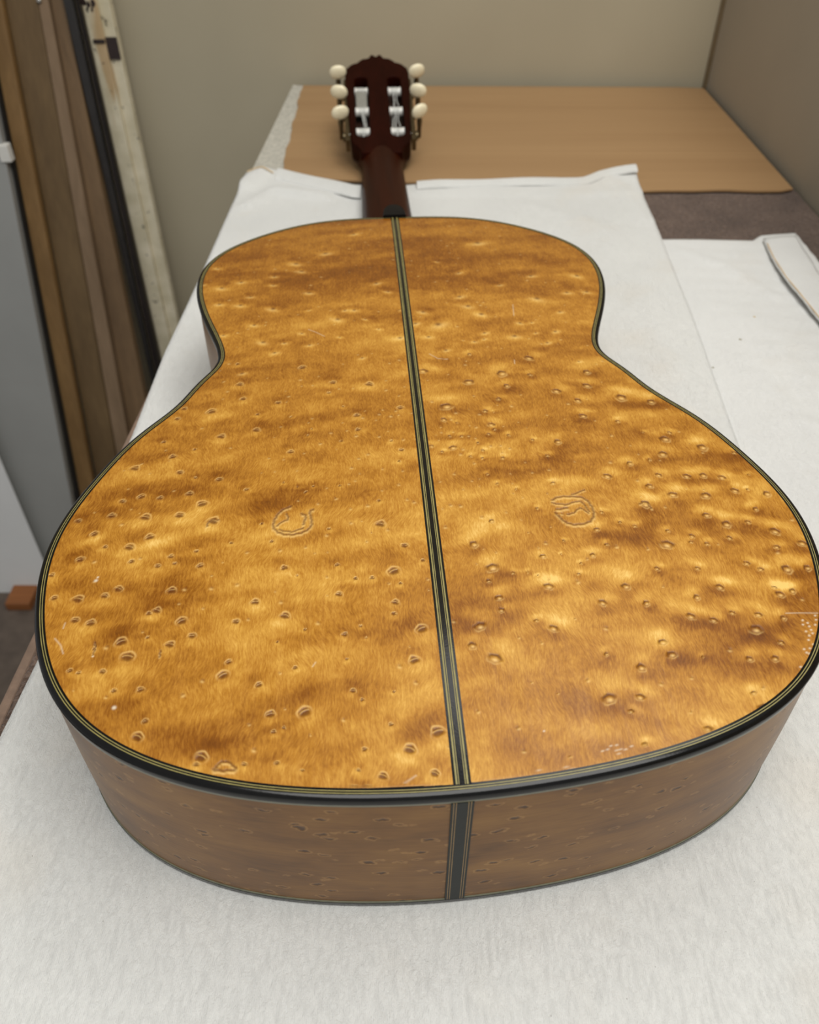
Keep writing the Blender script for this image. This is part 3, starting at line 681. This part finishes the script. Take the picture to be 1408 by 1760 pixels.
# ribs (sides)
arc = np.concatenate([[0], np.cumsum(np.hypot(np.diff(OX), np.diff(OY)))])
def rib(i0, i1):
    idx = np.arange(i0, i1 + 1); nz = 10; V = []; A = []; F = []
    for i in idx:
        zt = float(rim_z(OY[i % NO])) - .0052
        for k in range(nz):
            z = .0038 + (zt - .0038) * k / (nz - 1)
            b = .0004 * math.sin(math.pi * k / (nz - 1))
            V.append((OX[i % NO] - NXO[i % NO] * (.0005 - b), OY[i % NO] - NYO[i % NO] * (.0005 - b), z)); A.append((arc[i % NO], z, 0.0))
    for j in range(len(idx) - 1):
        for k in range(nz - 1):
            a = j * nz + k; F.append((a, a + nz, a + nz + 1, a + 1))
    me = bpy.data.meshes.new('rib'); me.from_pydata([tuple(map(float, v)) for v in V], [], F)
    bm = bmesh.new(); bm.from_mesh(me); bmesh.ops.recalc_face_normals(bm, faces=bm.faces); bm.to_mesh(me); bm.free(); me.update()
    # the outside must face outwards
    p = me.polygons[len(me.polygons) // 3]; c = p.center
    if p.normal.x * c.x + p.normal.y * (c.y - OUT_C0) < 0: me.flip_normals()
    at = me.attributes.new('rib', 'FLOAT_VECTOR', 'POINT'); at.data.foreach_set('vector', np.array(A, np.float32).ravel())
    return link_mesh('rib', me, M['maple_side'], guitar, True)
ra = rib(0, NO // 2); rb = rib(NO // 2, NO)
# tail inlay down the end of the body
def tail_band(name, x0, x1, mat, parent, proud):
    rings = []
    for k in range(9):
        z = .0040 + (RIM - .0052 - .0040) * k / 8
        c = []
        for x in (x0, x1):
            i = np.argmin(np.hypot(OX - x, OY - 0.0)); t = math.atan2(x, -OUT_C0)
            r = float(out_r(t)); c.append((r * math.sin(t), OUT_C0 + r * math.cos(t)))
        rings.append([(c[0][0], c[0][1] - proud, z), (c[1][0], c[1][1] - proud, z), (c[1][0], c[1][1] + .002, z), (c[0][0], c[0][1] + .002, z)])
    return loft(name, rings, mat, parent, sharp=30)
tail = tail_band('tail_strip', -.0020, .0020, M['tail_core'], guitar, .0002)
for a, b, mt in ((.0020, .0023, 'tan_line'), (.0023, .0029, 'tail_core'), (.0029, .0032, 'tan_line'), (.0032, .0040, 'tail_core')):
    for s in (-1, 1):
        tail_band('inlay_line', min(s * a, s * b), max(s * a, s * b), M[mt], tail, .00018)
# soundboard (face down on the cloth)
sx, sy = offset(.0012)
mesh_obj('soundboard', [(x, y, .0004) for x, y in zip(sx, sy)] + [(x, y, .0030) for x, y in zip(sx, sy)],
         [tuple(range(NO))[::-1], tuple(range(NO, 2 * NO))] + [(i, (i + 1) % NO, NO + (i + 1) % NO, NO + i) for i in range(NO)], M['spruce'], guitar)

# neck, fingerboard, heel
NUT = BODY_L + .300
def neck_ring(y, w, zb, zt, n=16):
    r = []
    for k in range(n + 1):
        t = math.pi * k / n
        r.append((w * math.cos(t) if True else 0, y, zb + (zt - zb) * (math.sin(t) ** .75)))
    return r
rings = []
for y in np.linspace(BODY_L - .004, NUT + .016, 40):
    t = (y - BODY_L) / .30
    w = .0262 - .0040 * t
    flare = max(0, (t - .93) / .12)
    w += .0055 * min(flare, 1.2) ** 2
    zb = .0060 + .0030 * t; zt = .0300 + .0020 * (1 - t) + .022 * max(0, flare - .1) * .12
    rings.append(neck_ring(float(y), float(w), zb, float(zt)))
neck = loft('neck', rings, M['mahogany'], guitar)
loft('fingerboard', [[(-w, y, z0), (w, y, z0), (w, y, z0 + .0055), (-w, y, z0 + .0055)] for y, w, z0 in ((BODY_L + .001, .0268, .0006), (NUT, .0226, .0036))], M['rosewood'], neck, sharp=30)
rings = []
for k in range(14):
    q = k / 13; z = .022 + (.0795 - .022) * q
    a = .0255 - (.0255 - .0088) * q ** .8; b = .020 + .035 * (1 - q) ** 2.2
    rings.append([(a * math.copysign(abs(math.cos(t)) ** .8, math.cos(t)), BODY_L - .004 + b * math.sin(t) ** .9 if 0 < t < math.pi else BODY_L - .004, z) for t in [math.pi * m / 20 for m in range(21)]])
heel = loft('heel', rings, M['mahogany'], guitar)
rings = []
for z, g in ((.0795, 1.0), (.0822, 1.0), (.0832, .93)):
    rings.append([(.0090 * g * math.copysign(abs(math.cos(t)) ** .8, math.cos(t)), BODY_L - .0035 + .0215 * g * math.sin(t) ** .9 if 0 < t < math.pi else BODY_L - .0035, z) for t in [math.pi * m / 20 for m in range(21)]])
loft('heel_cap', rings, M['ebony'], heel)

# slotted headstock
TILT = R(15.0)
HM = Matrix.Translation((0, NUT, .0300)) @ Matrix.Rotation(TILT, 4, 'X')
half = [(22.4, -6), (23, 0), (26, 6), (31, 11), (33, 17), (34, 40), (36, 80), (37.8, 120), (38, 150), (36.5, 160), (33.5, 164), (31, 168), (27, 171), (23, 172.5), (20, 177), (16, 181), (11, 182), (8.5, 183.5), (7, 188), (4.5, 190.5), (2, 188.5), (.8, 186)]
poly = [(x, t) for x, t in half] + [(-x, t) for x, t in half[::-1]]
def slot_poly(cx, w, t0, t1, n=8):
    r = w / 2; p = []
    for k in range(n + 1): a = math.pi * k / n; p.append((cx + r * math.cos(a), t1 - r + r * math.sin(a)))
    for k in range(n + 1): a = math.pi + math.pi * k / n; p.append((cx + r * math.cos(a), t0 + r + r * math.sin(a)))
    return p
cu = bpy.data.curves.new('headstock_outline', 'CURVE'); cu.dimensions = '2D'; cu.fill_mode = 'BOTH'; cu.extrude = .0088; cu.bevel_depth = .0010; cu.bevel_resolution = 1; cu.offset = -.0010
for pl in (poly, slot_poly(-19.5, 15.5, 24, 142), slot_poly(19.5, 15.5, 24, 142)):
    s = cu.splines.new('POLY'); s.points.add(len(pl) - 1); s.use_cyclic_u = True
    for q, (x, t) in zip(s.points, pl): q.co = (x * .001, t * .001, 0, 1)
tmp = bpy.data.objects.new('tmp', cu); COL.objects.link(tmp)
bpy.context.view_layer.update()
hme = bpy.data.meshes.new_from_object(tmp.evaluated_get(bpy.context.evaluated_depsgraph_get()))
bpy.data.objects.remove(tmp, do_unlink=True)
hme.transform(HM @ Matrix.Translation((0, 0, -.0098)))
hme.name = 'headstock'; hme.materials.clear()
head = link_mesh('headstock', hme, M['mahogany_head'], guitar)
loft('slot_backing', [[tuple(HM @ Vector((x * .001 * g, t * .001, z))) for x, t in poly] for z, g in ((-.0222, 1), (-.0196, 1))], M['rosewood'], head, smooth=False)  # unslotted dark plate added to keep the slots dark inside
def hp(x, t, z): return tuple(HM @ Vector((x, t, z)))
def lathe_x(name, cx, t, z, prof, mat, parent, n=14):
    """solid of revolution about the x axis of the head frame; prof = [(dx, radius)]"""
    return loft(name, [[hp(cx + dx, t + r * math.cos(a), z + r * math.sin(a)) for a in [2 * math.pi * k / n for k in range(n)]] for dx, r in prof], mat, parent, sharp=50)
ROLL_T = (.042, .082, .122)
for s in (-1, 1):
    plate = mesh_obj('tuner_plate', [hp(s * (.0345 + .0000), .022, -.017), hp(s * .0392, .022, -.017), hp(s * .0392, .022, -.003), hp(s * .0345, .022, -.003),
                                     hp(s * .0372, .142, -.017), hp(s * .0400, .142, -.017), hp(s * .0400, .142, -.003), hp(s * .0372, .142, -.003)],
                     [(0, 1, 2, 3), (4, 7, 6, 5), (0, 4, 5, 1), (1, 5, 6, 2), (2, 6, 7, 3), (3, 7, 4, 0)], M['brass'], guitar)
    for q, t in enumerate(ROLL_T):
        bx = s * (.0440 + .0008 * q)
        # worm shaft rising to the button
        tube('peg_shaft', [hp(bx, t + .003, -.016), hp(bx, t + .003, -.004), hp(bx, t + .003, .004), hp(bx, t + .003, .010)], [.0024, .0024, .0032, .0022], M['brass'], plate, 10)
        lathe_x('worm_gear', s * .0408, t - .004, -.0095, [(-.0012, .0012), (-.0012, .0052), (.0012, .0052), (.0012, .0012)], M['brass'], plate)
        # oval button
        rings = []
        yaw = ((.25, -.15, .1), (.5, -.25, .3))[s > 0][q]
        for k in range(11):
            a = math.pi * k / 10; zz = -math.cos(a) * .0078; rr = max(math.sin(a), .02) ** .75
            ring = []
            for m in range(18):
                b = 2 * math.pi * m / 18; px = .0098 * rr * math.cos(b); py = .0042 * rr * math.sin(b)
                ring.append(hp(bx + px * math.cos(yaw) - py * math.sin(yaw), t + .003 + px * math.sin(yaw) + py * math.cos(yaw), .0155 + zz))
            rings.append(ring)
        loft('button', rings, M['ivory'], plate)
        cx = s * .0195
        lathe_x('roller', cx, t, -.0075, [(-.0077, .001), (-.0077, .0050), (-.0068, .0054), (-.0040, .0046), (.0040, .0046), (.0068, .0054), (.0077, .0050), (.0077, .001)], M['bone'], plate)
        lathe_x('roller_axle', s * .0310, t, -.0095, [(-.0050, .0016), (.0075, .0016)], M['nickel'], plate, 10)
        # string coils on the roller and the run towards the nut
        for c in range(3):
            off = (-.0030 + .0022 * c)
            n = 16
            loft('string_coil', [[hp(cx + off + .0006 * math.cos(b), t + (.0050 + .0006 * math.sin(b)) * math.cos(a), -.0075 + (.0050 + .0006 * math.sin(b)) * math.sin(a)) for b in [2 * math.pi * m / 6 for m in range(6)]] for a in [2 * math.pi * k / n for k in range(n + 1)]], M['string'], plate, caps=False)
        tube('string', [hp(cx - .0008 * q, t - .001, -.0026), hp(cx - s * .001, t - .018, -.0075 - .001 * q), hp(cx - s * .002 - s * .0025 * q, .030, -.0135), hp(s * (.0055 + .0055 * q), .001, -.0195)], .0006, M['string'], plate, 6)
        if q > 0:
            tube('string', [hp(cx + .003, t + .001, -.0027), hp(cx + .0015, t - .020, -.006), hp(cx + .0035, t - .036, -.0035)], .00045, M['string'], plate, 6)
    if s < 0:   # broad flat winding bridging the upper two rollers of this slot
        mesh_obj('string_wrap', [hp(-.0195 - .0064, .082, -.0036), hp(-.0195 + .0062, .082, -.0036), hp(-.0195 + .0062, .122, -.0036), hp(-.0195 - .0064, .122, -.0036),
                                 hp(-.0195 - .0064, .082, -.0046), hp(-.0195 + .0062, .082, -.0046), hp(-.0195 + .0062, .122, -.0046), hp(-.0195 - .0064, .122, -.0046)],
                 [(0, 1, 2, 3), (7, 6, 5, 4), (0, 4, 5, 1), (1, 5, 6, 2), (2, 6, 7, 3), (3, 7, 4, 0)], M['wrap'], plate)

# ------------------------------------------------------------------ boards leaning on the wall left of the bench
def leaning(name, xl, xr, y0, k, z1, thick, mat, label, cat, group=None, z0=FLOOR_Z, sharp_bevel=.0012):
    """slab with its front face in the plane y = y0 + k (z - floor); xl, xr = (x at foot, dx/dz)"""
    bm = bmesh.new(); vs = []
    c, s = math.cos(math.atan(k)), math.sin(math.atan(k))
    for dy in (0, thick):
        for (z, (xf, sl)) in ((z0, xl), (z0, xr), (z1, xr), (z1, xl)):
            y = y0 + k * (z - FLOOR_Z)
            vs.append(bm.verts.new((xf + sl * (z - FLOOR_Z), y + dy * c, z - dy * s * 0)))
    for f in ((0, 1, 2, 3), (7, 6, 5, 4), (0, 4, 5, 1), (1, 5, 6, 2), (2, 6, 7, 3), (3, 7, 4, 0)): bm.faces.new([vs[i] for i in f])
    bmesh.ops.bevel(bm, geom=bm.edges[:], offset=sharp_bevel, segments=2, affect='EDGES', profile=.5)
    bmesh.ops.recalc_face_normals(bm, faces=bm.faces)
    me = bpy.data.meshes.new(name); bm.to_mesh(me); bm.free()
    o = link_mesh(name, me, mat); tag(o, label, cat, group); return o
GB = 'boards leaning on the wall'
leaning('laminate_panel', (-.98, .052), (-.6072, .0519), 1.050, .19, .45, .016, M['panel_grey'], 'tall grey laminate panel leaning on the wall at the far left', 'panel', GB)
leaning('pale_area_sheet', (-1.02, -.1167), (-.6586, -.1167), 1.028, .19, -.10, .004, M['panel_white'], 'separate pale sheet making the lighter slanted area at the grey laminate panel', 'sheet')  # separate slanted sheet for the lighter area at the panel's foot
bk = leaning('edge_strip', (-.6066, .0519), (-.6020, .0489), 1.070, .18, .38, .012, M['rubber'], 'black rubber edged strip between grey panel and honey batten', 'strip', GB)
clip = box_mesh('plastic_clip', -.5755, -.5605, 1.186, 1.200, -.072, -.049, M['white_plastic'], None, .001)
tag(clip, 'small white plastic clip on the black strip', 'clip')
leaning('narrow_batten', (-.6010, .0489), (-.5728, .0422), 1.080, .18, .36, .014, M['oak_edge'], 'narrow honey-coloured wooden batten leaning left of the wide brown board', 'board', GB)
leaning('wide_board', (-.5722, .0422), (-.5309, .0436), 1.100, .17, .30, .018, M['brown_board'], 'wide dark brown board between honey batten and taupe board', 'board', GB)
leaning('taupe_board', (-.5303, .0436), (-.5000, .0255), 1.104, .165, .33, .018, M['taupe_board'], 'taupe board with a screw head near the bench height', 'board', GB)
leaning('umber_board', (-.4995, .0255), (-.4517, -.0079), 1.120, .155, .30, .018, M['umber_board'], 'umber brown board next to the dark gap, rightmost of the brown boards', 'board', GB)
sc = None
bm = bmesh.new(); bmesh.ops.create_uvsphere(bm, u_segments=16, v_segments=8, radius=.0036)
for v in bm.verts: v.co.y *= .5
me = bpy.data.meshes.new('screw'); bm.to_mesh(me); bm.free(); me.transform(Matrix.Translation((-.4885, 1.2535, .112)))
sc = link_mesh('screw', me, M['nickel'], None, True); tag(sc, 'round silver screw head in the taupe board', 'screw')
leaning('gap_shade', (-.4510, -.006), (-.4475, .004), 1.195, .062, .30, .010, M['gap_shade'], 'thin dark strip added as the shade in the gap between the boards', 'bar', GB)  # dark strip added to stand in for shade between the boards
leaning('dark_bar', (-.4457, .0067), (-.4298, -.0116), 1.200, .060, .42, .012, M['black_bar'], 'dark stained bar beside the chipped cream plank', 'bar', GB)
pk = empty('painted_plank', (-.41, 1.23, FLOOR_Z)); tag(pk, 'old plank with chipped cream paint leaning by the wall', 'plank', GB)
def plank_part(name, xl, xr, y0, k, z0, z1, thick, mat, bev=.0010):
    o = leaning(name, xl, xr, y0, k, z1, thick, mat, None, None, None, z0, bev)
    for kk in list(o.keys()): del o[kk]
    o.data.transform(Matrix.Translation((.41, -1.23, -FLOOR_Z))); o.parent = pk
    return o
plank_part('face', (-.4292, -.0105), (-.4060, -.0140), 1.216, .060, FLOOR_Z, .45, .020, M['paint'])
plank_part('edge_moulding', (-.4062, -.0140), (-.3867, -.0186), 1.222, .060, FLOOR_Z, .45, .016, M['paint'])
plank_part('tape_patch', (-.4075, -.0140), (-.3866, -.0186), 1.2190, .060, .0385, .0655, .003, M['dark_tape'], .0004)
plank_part('tape_patch', (-.4250, -.0105), (-.4062, -.0140), 1.2145, .060, .0590, .0640, .003, M['dark_tape'], .0004)
for (x, z, w, h) in ((-.4365, .1085, .004, .006), (-.4300, .1050, .0025, .004), (-.4240, .1060, .0030, .0055), (-.4330, .0985, .0016, .004), (-.4265, .0985, .0016, .003)):
    y = 1.216 + .060 * (z + .8)
    ch = mesh_obj('paint_chip', [(x + .41 + w * math.cos(a) * (1 + .3 * math.sin(3 * a + x * 900)), y - 1.23 - .0006, z + .8 + h * math.sin(a) * (1 + .25 * math.cos(2 * a + z * 700))) for a in [2 * math.pi * k / 12 for k in range(12)]] + [(x + .41, y - 1.23 + .002, z + .8)],
                  [tuple(range(12))] + [(k, (k + 1) % 12, 12) for k in range(12)], M['dark_tape'], pk)
o = box_mesh('wood_block', -.735, -.690, .985, 1.035, FLOOR_Z, FLOOR_Z + .018, M['block'], None, .002); tag(o, 'small orange-brown wood block on the floor by the pale sheet', 'block')
